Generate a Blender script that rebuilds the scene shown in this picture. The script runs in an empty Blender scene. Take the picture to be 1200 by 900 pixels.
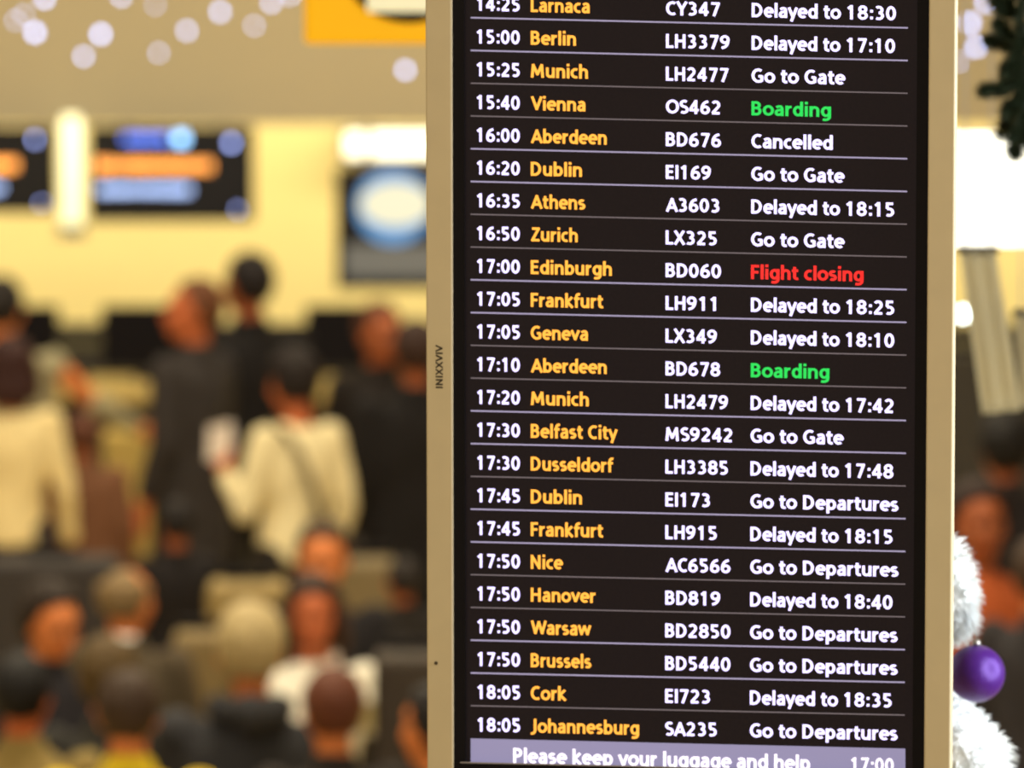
import bpy, bmesh, math, random
from mathutils import Vector, Matrix, Euler, noise
random.seed(7)
S = bpy.context.scene
COL = S.collection

# ------------------------------------------------------------------ camera
FPX, TH = 9000.0, math.atan(766/9000.0)
CAM = Vector((0, 0, 4.03))
FW = Vector((0, math.cos(TH), -math.sin(TH))); UP = Vector((0, math.sin(TH), math.cos(TH)))
cd = bpy.data.cameras.new('camera'); co = bpy.data.objects.new('camera', cd); COL.objects.link(co)
co.location = CAM; co.rotation_euler = (math.pi/2-TH, 0, 0)
cd.sensor_width = 36; cd.lens = 270; cd.clip_end = 200; cd.clip_start = .1
cd.dof.use_dof = True; cd.dof.focus_distance = 8.64; cd.dof.aperture_fstop = 6.9
S.camera = co

# ------------------------------------------------------------------ world, lights, exposure
w = bpy.data.worlds.new('hall_light'); S.world = w; w.use_nodes = True
bg = w.node_tree.nodes['Background']; bg.inputs[0].default_value = (1.0, .86, .62, 1); bg.inputs[1].default_value = .42
def area(name, loc, size, sy, power, col, rot=(0, 0, 0)):
    l = bpy.data.lights.new(name, 'AREA'); l.shape = 'RECTANGLE'; l.size = size; l.size_y = sy
    l.energy = power; l.color = col
    o = bpy.data.objects.new(name, l); COL.objects.link(o); o.location = loc; o.rotation_euler = rot
    return o
WARM = (1.0, .86, .62)
area('ceiling_lamp', (-1.5, 4.5, 6.1), 5, 2, 200, WARM, (math.radians(20), 0, 0))
area('ceiling_lamp', (-1, 15.5, 6.1), 5, 2, 260, WARM)
area('ceiling_lamp', (-1, 22.5, 6.1), 6, 2, 400, WARM)
area('ceiling_lamp', (-1, 27, 6.1), 6, 2, 300, WARM)
area('ceiling_lamp', (-1, 31.3, 6.1), 6, 2, 260, WARM)
area('tinsel_fill_light', (3.2, 8.6, 3.8), 1.2, 1.2, 220, (.93, .97, 1.0), (0, math.radians(68), math.radians(-20)))  # added side light to whiten the tinsel tree, also catches the frame's right rim
area('cove_lamp', (0, 35.9, 3.1), 14, .5, 330, (1.0, .88, .56), (math.radians(28), 0, 0))
S.view_settings.view_transform = 'Standard'; S.view_settings.look = 'None'
S.view_settings.gamma = 1; S.view_settings.exposure = 0.0; S.view_settings.use_curve_mapping = False

# ------------------------------------------------------------------ helpers
def at(px, py, Y):
    d = FW + Vector((1, 0, 0))*((px-600)/FPX) + UP*((450-py)/FPX)
    return CAM + d*(Y/d.y)
def srgb(r, g, b):
    f = lambda c: (c/255/12.92) if c/255 <= .04045 else ((c/255+.055)/1.055)**2.4
    return (f(r), f(g), f(b), 1)
MATS = {}
def mat(name, col, rough=.7, metal=0, vary=.12, scale=12, bump=0, emit=0, ecol=None, spec=.3, sheen=0):
    if name in MATS: return MATS[name]
    m = bpy.data.materials.new(name); m.use_nodes = True; nt = m.node_tree; n = nt.nodes
    b = n['Principled BSDF']; b.inputs['Roughness'].default_value = rough; b.inputs['Metallic'].default_value = metal
    b.inputs['Specular IOR Level'].default_value = spec
    tc = n.new('ShaderNodeTexCoord'); nz = n.new('ShaderNodeTexNoise'); nz.inputs['Scale'].default_value = scale; nz.inputs['Detail'].default_value = 5
    nt.links.new(tc.outputs['Object'], nz.inputs['Vector'])
    mx = n.new('ShaderNodeMix'); mx.data_type = 'RGBA'
    mx.inputs[6].default_value = tuple(max(0, c*(1-vary)) for c in col[:3])+(1,)
    mx.inputs[7].default_value = tuple(min(1, c*(1+vary)) for c in col[:3])+(1,)
    nt.links.new(nz.outputs['Fac'], mx.inputs[0]); nt.links.new(mx.outputs[2], b.inputs['Base Color'])
    if bump:
        bp = n.new('ShaderNodeBump'); bp.inputs['Strength'].default_value = bump; bp.inputs['Distance'].default_value = .01
        nt.links.new(nz.outputs['Fac'], bp.inputs['Height']); nt.links.new(bp.outputs[0], b.inputs['Normal'])
    if emit:
        b.inputs['Emission Color'].default_value = (ecol or col); b.inputs['Emission Strength'].default_value = emit
    MATS[name] = m; return m
def link(name, me, m=None, parent=None, smooth=False):
    if m: me.materials.append(m)
    if smooth:
        for p in me.polygons: p.use_smooth = True
    o = bpy.data.objects.new(name, me); COL.objects.link(o)
    if parent: o.parent = parent
    return o
def obj(name, bm, m, parent=None, smooth=False):
    me = bpy.data.meshes.new(name); bm.to_mesh(me); bm.free()
    return link(name, me, m, parent, smooth)
def empty(name, loc, label, cat, group=None, rz=0):
    o = bpy.data.objects.new(name, None); COL.objects.link(o); o.location = loc; o.rotation_euler = (0, 0, rz)
    o.empty_display_size = .1
    return tag(o, label, cat, group)
def tag(o, label, cat, group=None):
    o['label'] = label; o['category'] = cat
    if group: o['group'] = group
    return o
def struct(o): o['kind'] = 'structure'; return o
def box(bm, x0, x1, y0, y1, z0, z1, bev=0, M=None):
    r = bmesh.ops.create_cube(bm, size=1)
    vs = r['verts']
    for v in vs:
        v.co = Vector(((x0+x1)/2+v.co.x*(x1-x0), (y0+y1)/2+v.co.y*(y1-y0), (z0+z1)/2+v.co.z*(z1-z0)))
    if bev:
        es = list({e for v in vs for e in v.link_edges})
        g = bmesh.ops.bevel(bm, geom=es, offset=bev, segments=2, affect='EDGES', profile=.5)
        vs = list({v for f in g['faces'] for v in f.verts} | {v for v in vs if v.is_valid})
    if M is not None:
        for v in vs: v.co = M @ v.co
    return bm
def B(*a, **k): return box(bmesh.new(), *a, **k)
def ell(bm, c, r, seg=16, M=None):
    res = bmesh.ops.create_uvsphere(bm, u_segments=seg, v_segments=max(6, seg//2+2), radius=1)
    for v in res['verts']:
        v.co = Vector((c[0]+v.co.x*r[0], c[1]+v.co.y*r[1], c[2]+v.co.z*r[2]))
        if M is not None: v.co = M @ v.co
    return res['verts']
def tube(bm, pts, rads, seg=12, flat=1.0, caps=True, M=None):
    """closed tapered tube through pts; flat squashes the section along world y"""
    pts = [Vector(p) for p in pts]; rings = []
    for i, p in enumerate(pts):
        t = (pts[min(i+1, len(pts)-1)] - pts[max(i-1, 0)]).normalized()
        a = Vector((1, 0, 0)) if abs(t.x) < .8 else Vector((0, 0, 1))
        u = (a - t*a.dot(t)).normalized(); v = t.cross(u)
        r = rads[i]; rx, ry = (r if isinstance(r, tuple) else (r, r*flat))
        ring = []
        for k in range(seg):
            an = 2*math.pi*k/seg; q = p + u*math.cos(an)*rx + v*math.sin(an)*ry
            ring.append(bm.verts.new(M @ q if M is not None else q))
        rings.append(ring)
    for a, b in zip(rings, rings[1:]):
        for k in range(seg): bm.faces.new((a[k], a[(k+1) % seg], b[(k+1) % seg], b[k]))
    if caps: bm.faces.new(rings[0][::-1]); bm.faces.new(rings[-1])
    return bm
def limb(bm, pts, rads, seg=12, M=None):
    tube(bm, pts, rads, seg, M=M)
    for p, r in zip(pts, rads): ell(bm, p, (r, r, r), 12, M)
def remesh(bm, voxel, smooth=3, disp=0, seed=0):
    bmesh.ops.recalc_face_normals(bm, faces=bm.faces)
    me = bpy.data.meshes.new('tmp'); bm.to_mesh(me); bm.free()
    o = bpy.data.objects.new('tmp', me); COL.objects.link(o)
    md = o.modifiers.new('r', 'REMESH'); md.mode = 'VOXEL'; md.voxel_size = voxel
    if smooth:
        s = o.modifiers.new('s', 'SMOOTH'); s.iterations = smooth; s.factor = .5
    dg = bpy.context.evaluated_depsgraph_get(); ev = o.evaluated_get(dg)
    out = bpy.data.meshes.new_from_object(ev, preserve_all_data_layers=False, depsgraph=dg)
    bpy.data.objects.remove(o); bpy.data.meshes.remove(me)
    if disp:
        ns = [v.normal.copy() for v in out.vertices]
        for v, nn in zip(out.vertices, ns):
            q = Vector((v.co.x*9, v.co.y*9, v.co.z*5)) + Vector((seed*3.1, 0, 0))
            v.co += nn*disp*(noise.noise(q)+.5*noise.noise(q*2.3))
    return out

# ------------------------------------------------------------------ the setting
M_floor = mat('floor_tile', srgb(196, 172, 118), .35, vary=.08, scale=3, spec=.4)
M_wall = mat('yellow_wall_paint', (.80, .67, .33, 1), .8, vary=.03)
M_bulk = mat('beige_bulkhead_paint', (.55, .485, .325, 1), .7, vary=.05, scale=1.2)
M_ceil = mat('ceiling_paint', srgb(205, 195, 170), .8, vary=.03)
M_black = mat('black_plastic', (.008, .007, .009, 1), .5, spec=.08)
M_dark = mat('dark_grey_plastic', (.03, .027, .025, 1), .5)
M_steel = mat('brushed_steel', (.45, .44, .42, 1), .35, 1, .08)
struct(obj('floor', B(-12, 12, -2, 37.5, -.1, 0), M_floor))
struct(obj('ceiling', B(-12, 12, -2, 37.5, 6.3, 6.4), M_ceil))
struct(obj('wall_back', B(-12, 12, 37.5, 37.7, 0, 6.3), M_wall))
BZ = at(300, 146, 35.2).z
struct(obj('trim_1', B(-12, 12, 35.2, 35.5, BZ, 6.3), M_bulk))   # bulkhead above the check in hall
struct(obj('baseboard_back', B(-12, 12, 37.47, 37.5, 0, .12), M_dark))

# ------------------------------------------------------------------ departures display
D = {'c': Vector((.20568, 9.0, 3.264))}
def Rm(a, ax): return Matrix.Rotation(a, 3, ax)
PM = Rm(-.15919, 'Z') @ Rm(.05639, 'X') @ Rm(.00816, 'Y')
PN = PM @ Vector((0, -1, 0)); PI_ = PM.transposed()
def pan(px, py, off=0.0):
    """pixel -> local (x, z) on the display face"""
    d = FW + Vector((1, 0, 0))*((px-600)/FPX) + UP*((450-py)/FPX)
    c = D['c'] + PN*off
    t = (c-CAM).dot(PN)/d.dot(PN)
    q = PI_ @ (CAM + d*t - D['c']); return q.x, q.z
disp = empty('departures_display', D['c'], 'tall portrait airport departures screen in a beige metal frame', 'display')
disp.rotation_mode = 'QUATERNION'; disp.rotation_quaternion = PM.to_quaternion()
M_frame = mat('beige_metal_frame', (.62, .525, .345, 1), .5, .15, .05, 30)
M_scr = mat('dark_screen', (.011, .008, .008, 1), .3, vary=.35, scale=260, emit=.0065, ecol=(1, .70, .85, 1), spec=.12)
M_white = mat('white_screen_text', (.1, .1, .1, 1), .5, emit=1.45, ecol=(.92, .80, 1.4, 1))
M_orange = mat('amber_screen_text', (.1, .06, .02, 1), .5, emit=1.3, ecol=(1.15, .46, .055, 1))
M_green = mat('green_screen_text', (.02, .1, .03, 1), .5, emit=.8, ecol=(.02, .95, .13, 1))
M_red = mat('red_screen_text', (.1, .02, .02, 1), .5, emit=1.1, ecol=(1.1, .022, .02, 1))
M_line_b = mat('bright_row_line', (.1, .09, .12, 1), .5, emit=.46, ecol=(.78, .68, 1.05, 1))
M_line_d = mat('dim_row_line', (.06, .05, .06, 1), .5, emit=.15, ecol=(.95, .78, .85, 1))
M_ban = mat('lilac_banner', (.1, .09, .13, 1), .5, emit=.285, ecol=(.92, .84, 1.42, 1), vary=.05)
xo0, xi0, xi1, xo1 = -.31, -.2785, .2835, .3150
ZT, ZB = .60, -.56
fr = 0.0
obj('frame_side', B(xo0, xi0, -.006, .018, ZB-.03, ZT+.03, .002), M_frame, disp)
obj('frame_side', B(xi1, xo1, -.006, .018, ZB-.03, ZT+.03, .002), M_frame, disp)
obj('frame_rail', B(xi0, xi1, -.006, .018, ZT, ZT+.03, .002), M_frame, disp)
obj('frame_rail', B(xi0, xi1, -.006, .018, ZB-.03, ZB, .002), M_frame, disp)
obj('back_housing', B(xo0+.02, xo1-.045, .018, .12, ZB, ZT, .006), M_dark, disp)
bz = .018
zbot = pan(800, 896)[1]
obj('bezel', B(xi0, xi0+.014, -.001, .017, ZB, ZT), M_black, disp)
obj('bezel', B(xi1-.014, xi1, -.001, .017, ZB, ZT), M_black, disp)
obj('bezel', B(xi0+.014, xi1-.014, -.001, .017, ZT-.02, ZT), M_black, disp)
scr = obj('screen', B(xi0+.014, xi1-.014, .004, .017, ZB, ZT-.02), M_scr, disp)
# lower bezel: its upper edge cuts the banner letters
bm = bmesh.new()
yf, yb = -.0035, .004
pL, pR = pan(538, 893.3), pan(1090, 906)
def quadbox(bm, a, b, c, d, y0, y1):
    vs = [bm.verts.new((p[0], y, p[1])) for y in (y0, y1) for p in (a, b, c, d)]
    for f in ((0, 1, 2, 3), (7, 6, 5, 4), (0, 4, 5, 1), (1, 5, 6, 2), (2, 6, 7, 3), (3, 7, 4, 0)): bm.faces.new([vs[i] for i in f])
    bmesh.ops.recalc_face_normals(bm, faces=bm.faces)
quadbox(bm, (xi0+.001, pL[1]), (xi1-.001, pR[1]), (xi1-.001, ZB+.001), (xi0+.001, ZB+.001), yf, yb)
obj('lower_bezel', bm, M_black, disp)
bm = bmesh.new(); a, b = pan(540, 892.2), pan(1083, 904.5); c, d = pan(1083, 905.6), pan(540, 893.6)
quadbox(bm, a, b, c, d, yf-.0006, yf+.001)
obj('bezel_lip', bm, mat('grey_lip', (.3, .28, .3, 1), .4), disp)

# the screen's lettering: a humanist sans drawn stroke by stroke (cap height 1, x height .75)
HS = .088
def Ar(cx, cy, rx, ry, a0, a1, n=14):
    return [(cx+rx*math.cos(math.radians(a0+(a1-a0)*i/n)), cy+ry*math.sin(math.radians(a0+(a1-a0)*i/n))) for i in range(n+1)]
def El(cx, cy, rx, ry): return ['o'] + Ar(cx, cy, rx, ry, 0, 360, 24)[:-1]
def Qd(a, b, c, n=8): return [((1-t)**2*a[0]+2*t*(1-t)*b[0]+t*t*c[0], (1-t)**2*a[1]+2*t*(1-t)*b[1]+t*t*c[1]) for t in [i/n for i in range(n+1)]]
def St(x, y0=0, y1=1): return [(x, y0), (x, y1)]
def Hb(y, x0, x1): return [(x0, y), (x1, y)]
L_, T_ = .655, .912
ARCH = lambda x0, x1: Qd((x0, .42), (x0+.03, L_), ((x0+x1)/2, L_)) + Qd(((x0+x1)/2, L_), (x1, L_), (x1, .43))[1:] + [(x1, 0)]
GL = {
 '0': (.70, [El(.32, .5, .215, .412)]), '1': (.70, [St(.34), Qd((.12, .76), (.24, .82), (.33, .95), 4)]),
 '2': (.70, [Ar(.30, .68, .20, .232, 150, -30) + [(.10, .088)], Hb(.088, .07, .56)]),
 '3': (.70, [Ar(.27, .71, .20, .20, 135, -90), Ar(.27, .30, .235, .212, 90, -130)]),
 '4': (.70, [St(.44), [(.44, .95), (.075, .30)], Hb(.28, .03, .62)]),
 '5': (.70, [[(.52, T_), (.17, T_), (.16, .56)] , Ar(.27, .32, .235, .232, 120, -125)]),
 '6': (.70, [El(.33, .31, .215, .225), Qd((.115, .33), (.13, .86), (.53, T_))]),
 '7': (.70, [[(.08, T_), (.53, T_), (.24, 0)]]), '8': (.70, [El(.33, .73, .19, .19), El(.33, .295, .22, .21)]),
 '9': (.70, [El(.31, .69, .215, .225), Qd((.525, .67), (.51, .14), (.11, .088))]),
 ':': (.34, [St(.17, .04, .23), St(.17, .52, .71)]),
 'A': (.74, [[(.05, 0), (.37, .90), (.69, 0)], Hb(.30, .17, .57)]),
 'B': (.70, [St(.15), [(.12, T_), (.33, T_)] + Ar(.33, .72, .18, .192, 90, -90)[1:] + [(.12, .528)], [(.12, .528), (.35, .528)] + Ar(.35, .308, .20, .22, 90, -90)[1:] + [(.12, .088)]]),
 'C': (.68, [Ar(.43, .5, .31, .412, 58, 302, 20)]),
 'D': (.80, [St(.15), [(.12, T_), (.30, T_)] + Ar(.30, .5, .33, .412, 90, -90, 20)[1:] + [(.12, .088)]]),
 'E': (.62, [St(.15), Hb(T_, .1, .55), Hb(.52, .1, .52), Hb(.088, .1, .56)]), 'F': (.58, [St(.15), Hb(T_, .1, .54), Hb(.49, .1, .50)]),
 'G': (.78, [Ar(.43, .5, .31, .412, 55, 290, 20) + [(.64, .13)], St(.64, .09, .50), Hb(.46, .44, .66)]),
 'H': (.80, [St(.15), St(.63), Hb(.52, .1, .68)]), 'I': (.32, [St(.16)]),
 'J': (.44, [[(.28, 1)] + Qd((.28, .20), (.28, -.06), (.0, -.07))]), 'K': (.7, [St(.15), [(.60, 1), (.2, .52), (.63, 0)]]),
 'L': (.58, [St(.15), Hb(.088, .1, .54)]), 'M': (.96, [[(.12, 0), (.19, .90), (.46, .25), (.73, .90), (.80, 0)]]),
 'N': (.80, [St(.15), [(.15, .92), (.63, .08)], St(.63)]), 'O': (.86, [El(.43, .5, .33, .412)]),
 'P': (.66, [St(.15), [(.12, T_), (.32, T_)] + Ar(.32, .69, .20, .222, 90, -90)[1:] + [(.12, .468)]]),
 'S': (.62, [Ar(.32, .715, .20, .198, 42, 262) + Ar(.29, .297, .22, .21, 82, -135)]),
 'V': (.70, [[(.05, 1), (.35, .10), (.65, 1)]]), 'W': (1.02, [[(.05, 1), (.28, .11), (.51, .89), (.74, .11), (.97, 1)]]),
 'X': (.72, [[(.07, 0), (.62, 1)], [(.07, 1), (.65, 0)]]), 'Y': (.66, [[(.05, 1), (.33, .45)], [(.61, 1), (.33, .45), (.33, 0)]]),
 'Z': (.64, [[(.08, T_), (.52, T_), (.10, .088), (.58, .088)]]),
 'a': (.60, [Qd((.12, .60), (.46, .80), (.46, .44)) + [(.46, 0)], Qd((.46, .42), (.11, .44), (.12, .22)) + Qd((.12, .22), (.13, .07), (.25, .085))[1:] + Qd((.25, .085), (.42, .10), (.46, .26))[1:]]),
 'b': (.66, [St(.13, 0, 1.04), El(.335, .372, .20, .284)]), 'c': (.52, [Ar(.34, .372, .235, .284, 62, 298, 18)]),
 'd': (.66, [St(.53, 0, 1.04), El(.325, .372, .20, .284)]), 'e': (.62, [Ar(.325, .372, .225, .284, 0, 310, 22), Hb(.385, .12, .60)]),
 'f': (.42, [Qd((.42, .965), (.18, 1.02), (.18, .74)) + [(.18, 0)], Hb(L_, .03, .40)]),
 'g': (.66, [El(.325, .372, .20, .284), [(.53, .74), (.53, .05)] + Qd((.53, .05), (.52, -.26), (.14, -.18))[1:]]),
 'h': (.66, [St(.13, 0, 1.04), ARCH(.13, .52)]), 'i': (.28, [St(.14, 0, .74), St(.14, .86, 1.04)]),
 'k': (.60, [St(.13, 0, 1.04), [(.50, .76), (.18, .40), (.54, 0)]]), 'l': (.28, [St(.14, 0, 1.04)]),
 'm': (.98, [St(.13, 0, .74), ARCH(.13, .48), ARCH(.48, .84)]), 'n': (.66, [St(.13, 0, .74), ARCH(.13, .52)]),
 'o': (.66, [El(.33, .372, .235, .284)]), 'p': (.66, [St(.13, -.25, .74), El(.335, .372, .20, .284)]),
 'r': (.44, [St(.13, 0, .74), Qd((.13, .38), (.16, .68), (.40, .645))]),
 's': (.52, [Ar(.265, .515, .155, .142, 40, 262, 10) + Ar(.245, .235, .17, .148, 82, -135, 10)]),
 't': (.44, [[(.19, .92), (.19, .25)] + Qd((.19, .25), (.19, .05), (.41, .10))[1:], Hb(L_, .03, .40)]),
 'u': (.66, [[(.13, .74)] + Qd((.13, .32), (.13, .088), (.31, .088)) + Qd((.31, .088), (.50, .088), (.52, .33))[1:], St(.52, 0, .74)]),
 'v': (.58, [[(.05, .74), (.29, .11), (.53, .74)]]), 'w': (.86, [[(.05, .74), (.23, .11), (.43, .65), (.63, .11), (.81, .74)]]),
 'y': (.58, [[(.05, .74), (.30, .06)], [(.53, .74), (.20, -.24)]]), ' ': (.30, [])}
def thick(bm, pts, ox, hs):
    if pts[0] != 'o':                      # break the stroke at sharp corners so diagonals keep their weight
        V_ = [Vector(p) for p in pts]
        for i in range(1, len(V_)-1):
            a_, b_ = V_[i]-V_[i-1], V_[i+1]-V_[i]
            if a_.length > 1e-4 and b_.length > 1e-4 and a_.normalized().dot(b_.normalized()) < -.1:
                ea, eb = V_[i]+a_.normalized()*hs*.75, V_[i]-b_.normalized()*hs*.75
                thick(bm, list(pts[:i])+[tuple(ea)], ox, hs); thick(bm, [tuple(eb)]+list(pts[i+1:]), ox, hs); return
    closed = pts[0] == 'o'; P = [Vector((p[0]+ox, p[1])) for p in (pts[1:] if closed else pts)]
    Q = [P[0]]
    for p in P[1:]:
        if (p-Q[-1]).length > 1e-4: Q.append(p)
    P = Q; n = len(P); Lf, Rt = [], []
    for i in range(n):
        d0 = (P[i]-P[i-1]).normalized() if (i > 0 or closed) else None
        d1 = (P[(i+1) % n]-P[i]).normalized() if (i < n-1 or closed) else None
        if d0 is None: d0 = d1
        if d1 is None: d1 = d0
        m_ = d0+d1
        m_ = m_.normalized() if m_.length > 1e-3 else d0
        nn = Vector((-m_.y, m_.x)); c = max(.66, nn.dot(Vector((-d0.y, d0.x))))
        Lf.append(P[i]+nn*hs/c); Rt.append(P[i]-nn*hs/c)
    lv = [bm.verts.new((p.x, p.y, 0)) for p in Lf]; rv = [bm.verts.new((p.x, p.y, 0)) for p in Rt]
    for i in range(n if closed else n-1):
        j = (i+1) % n; bm.faces.new((rv[i], rv[j], lv[j], lv[i]))
def text_mesh(body, hs=HS):
    bm = bmesh.new(); x = 0
    for ch in body:
        adv, strokes = GL[ch]
        for st in strokes: thick(bm, st, x, hs)
        x += adv
    me = bpy.data.meshes.new('t'); bm.to_mesh(me); bm.free(); return me
CAP, LO = 1.0, 0.0
def put_text(name, body, x0, x1, ybase_l, ybase_r, cap, m, parent=None, y=-.0008+.004, shear=0):
    """lay a string on the screen plane between two measured points"""
    me = text_mesh(body)
    mnx = min(v.co.x for v in me.vertices); mxx = max(v.co.x for v in me.vertices)
    a = pan(x0, ybase_l); b = pan(x1, ybase_r); t = pan(x0, ybase_l-cap)
    h = (t[1]-a[1])/CAP
    for v in me.vertices:
        s = (v.co.x-mnx)/(mxx-mnx); z = (v.co.y-LO)*h
        v.co = Vector((a[0]+(b[0]-a[0])*s, y, a[1]+(b[1]-a[1])*s+z))
    me.name = name
    o = link(name, me, m, parent or scr)
    lab = {'amber_screen_text': 'amber lettering', 'green_screen_text': 'green lettering', 'red_screen_text': 'red lettering'}.get(m.name)
    if lab: o['label'] = lab
    return o
ROWS = [('14:25', 'Larnaca', 691, 'CY347', 844, 'Delayed to 18:30', 1050), ('15:00', 'Berlin', 675, 'LH3379', 855, 'Delayed to 17:10', 1049),
 ('15:25', 'Munich', 689, 'LH2477', 854, 'Go to Gate', 991), ('15:40', 'Vienna', 686, 'OS462', 844, 'Boarding', 974),
 ('16:00', 'Aberdeen', 711, 'BD676', 845, 'Cancelled', 976), ('16:20', 'Dublin', 682, 'EI169', 833, 'Go to Gate', 990),
 ('16:35', 'Athens', 686, 'A3603', 843, 'Delayed to 18:15', 1048), ('16:50', 'Zurich', 677, 'LX325', 840, 'Go to Gate', 990),
 ('17:00', 'Edinburgh', 717, 'BD060', 845, 'Flight closing', 1012), ('17:05', 'Frankfurt', 707, 'LH911', 839, 'Delayed to 18:25', 1048),
 ('17:05', 'Geneva', 689, 'LX349', 840, 'Delayed to 18:10', 1048), ('17:10', 'Aberdeen', 711, 'BD678', 844, 'Boarding', 972),
 ('17:20', 'Munich', 690, 'LH2479', 853, 'Delayed to 17:42', 1047), ('17:30', 'Belfast City', 724, 'MS9242', 858, 'Go to Gate', 989),
 ('17:30', 'Dusseldorf', 719, 'LH3385', 853, 'Delayed to 17:48', 1047), ('17:45', 'Dublin', 682, 'EI173', 832, 'Go to Departures', 1053),
 ('17:45', 'Frankfurt', 707, 'LH915', 840, 'Delayed to 18:15', 1046), ('17:50', 'Nice', 660, 'AC6566', 856, 'Go to Departures', 1053),
 ('17:50', 'Hanover', 698, 'BD819', 844, 'Delayed to 18:40', 1046), ('17:50', 'Warsaw', 693, 'BD2850', 856, 'Go to Departures', 1052),
 ('17:50', 'Brussels', 693, 'BD5440', 856, 'Go to Departures', 1052), ('18:05', 'Cork', 664, 'EI723', 832, 'Delayed to 18:35', 1045),
 ('18:05', 'Johannesburg', 749, 'SA235', 840, 'Go to Departures', 1052)]
def line_y(i, x): return 21+38.41*i + (12-.045*i)*(x-551)/513
BRIGHT = {0, 1, 4, 5, 8, 9, 12, 13, 15, 16, 19, 20}
for i, (tm, dest, dx, fl, fx, st, sx) in enumerate(ROWS):
    by = lambda x: line_y(i, x)-8.4
    k = i/22
    put_text('departure_time', tm, 558+k, 608.5+k*.5, by(558), by(608), 16.3, M_white)
    put_text('destination', dest, 621.5, dx-.5, by(621), by(dx), 16.3, M_orange)
    put_text('flight_number', fl, 780-k, fx-.5, by(780), by(fx), 16.3, M_white)
    m = M_green if st == 'Boarding' else M_red if st == 'Flight closing' else M_white
    put_text('flight_status', st, 880.5-2.2*k, sx-.5, by(880), by(sx), 16.6, m)
    if i < 22:
        hw = .85 if i in BRIGHT else .7
        bm = bmesh.new()
        quadbox(bm, pan(551, line_y(i, 551)-hw), pan(1063.5-k*4, line_y(i, 1063)-hw), pan(1063.5-k*4, line_y(i, 1063)+hw), pan(551, line_y(i, 551)+hw), .0033, .0045)
        obj('row_line', bm, M_line_b if i in BRIGHT else M_line_d, scr)
bm = bmesh.new()
quadbox(bm, pan(551, 866), pan(1060.5, 878), pan(1060.5, 912), pan(551, 900), .0034, .0045)
obj('message_banner', bm, M_ban, scr)
M_bt = mat('banner_text', (.9, .9, .9, 1), .5, emit=1.05, ecol=(.95, .88, 1.15, 1))
put_text('banner_message', 'Please keep your luggage and help', 601, 949, 894.5, 903.5, 17.5, M_bt, y=.0026)
put_text('banner_clock', '17:00', 997, 1047, 904.5, 905.5, 16.5, M_bt, y=.0026)
# engraved maker's lettering, vertical on the left side of the frame, and a screw hole
M_eng = mat('engraved_dark', (.06, .045, .03, 1), .6)
me = text_mesh('INIXXVIV'); x0 = min(v.co.x for v in me.vertices); x1 = max(v.co.x for v in me.vertices)
pb, pt = pan(519, 455, .006), pan(519, 404, .006)
for v in me.vertices:
    s = (v.co.x-x0)/(x1-x0); v.co = Vector((pb[0]-(v.co.y-LO)*.0085/CAP, -.0065, pb[1]+(pt[1]-pb[1])*s))
me.name = 'frame_lettering'; link('frame_lettering', me, M_eng, disp)
bm = bmesh.new(); q = pan(511, 777, .006); tube(bm, [(q[0], -.007, q[1]), (q[0], -.004, q[1])], [.0022, .0022], 10)
obj('screw', bm, M_eng, disp)
# hanging rods up to the ceiling
Mi = Matrix.Translation(D['c']) @ PM.to_4x4(); Mi = Mi.inverted()
for sx in (-.2, .2):
    p = Mi @ (D['c'] + PM @ Vector((sx, .09, ZT-.02))); top = Mi @ (Vector((D['c'] + PM @ Vector((sx, .09, ZT)))[:2] + (6.3,)))
    bm = bmesh.new(); tube(bm, [p, top], [.012, .012], 10); obj('hanging_rod', bm, M_steel, disp, True)

# ------------------------------------------------------------------ check in hall fittings
M_glow = mat('overlit_wall_glow', (.9, .9, .85, 1), .5, emit=1.7, ecol=(1, .95, .72, 1))  # glow of the panel added for the overexposed wall
def rect_thing(name, label, cat, px0, py0, px1, py1, Y, depth, group=None):
    a, b = at(px0, py1, Y), at(px1, py0, Y); c = Vector(((a.x+b.x)/2, Y, a.z))
    o = empty(name, c, label, cat, group)
    return o, (b.x-a.x)/2, b.z-a.z
def em(name, col, s): return mat(name, (.1, .1, .1, 1), .5, emit=s, ecol=col)
E_or = em('screen_orange', (1, .34, .05, 1), 2.7); E_bl = em('screen_blue', (.10, .22, 1, 1), 2.3)
E_lb = em('screen_pale_blue', (.42, .58, 1, 1), 2.6); E_cy = em('screen_sky', (.3, .62, 1, 1), 5)
E_dot = em('screen_icon', (.36, .45, .95, 1), 6)
def monitor(label, px0, py0, px1, py1, Y, group=None):
    o, hw, h = rect_thing('information_screen', label, 'screen', px0, py0, px1, py1, Y, .1, group)
    obj('casing', B(-hw, hw, -.01, .07, 0, h, .008), M_black, o)
    obj('screen_face', B(-hw+.015, hw-.015, -.014, -.009, .015, h-.015), mat('dark_screen_face', (.012, .012, .016, 1), .3), o)
    k = Y/FPX
    def bar(nm, x0, x1, y, th, m):      # in pixels of the photo, converted to metres on the screen
        cx = (px0+px1)/2
        obj(nm, B((x0-cx)*k, (x1-cx)*k, -.018, -.0145, (py1-y-th/2)*k, (py1-y+th/2)*k), m, o)
    for sx in (-.6, .6):
        bm = bmesh.new(); tube(bm, [(sx*hw, .09, h*.5), (sx*hw, .09, BZ-at(0, py1, Y).z+.02+(.0))] if Y < 20 else [(sx*hw, .06, h*.9), (sx*hw, .10, h*.9), (sx*hw, .42, h*.9), (sx*hw, .42, BZ+.02-at(0, py1, Y).z)], [.015]*(2 if Y < 20 else 4), 8)
        obj('bracket', bm, M_steel, o)
    return o, bar, k
o, bar, k = monitor('black information screen with orange and blue text left of the glowing tube lamp', -52, 149, 66, 250, 34.9)
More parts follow.
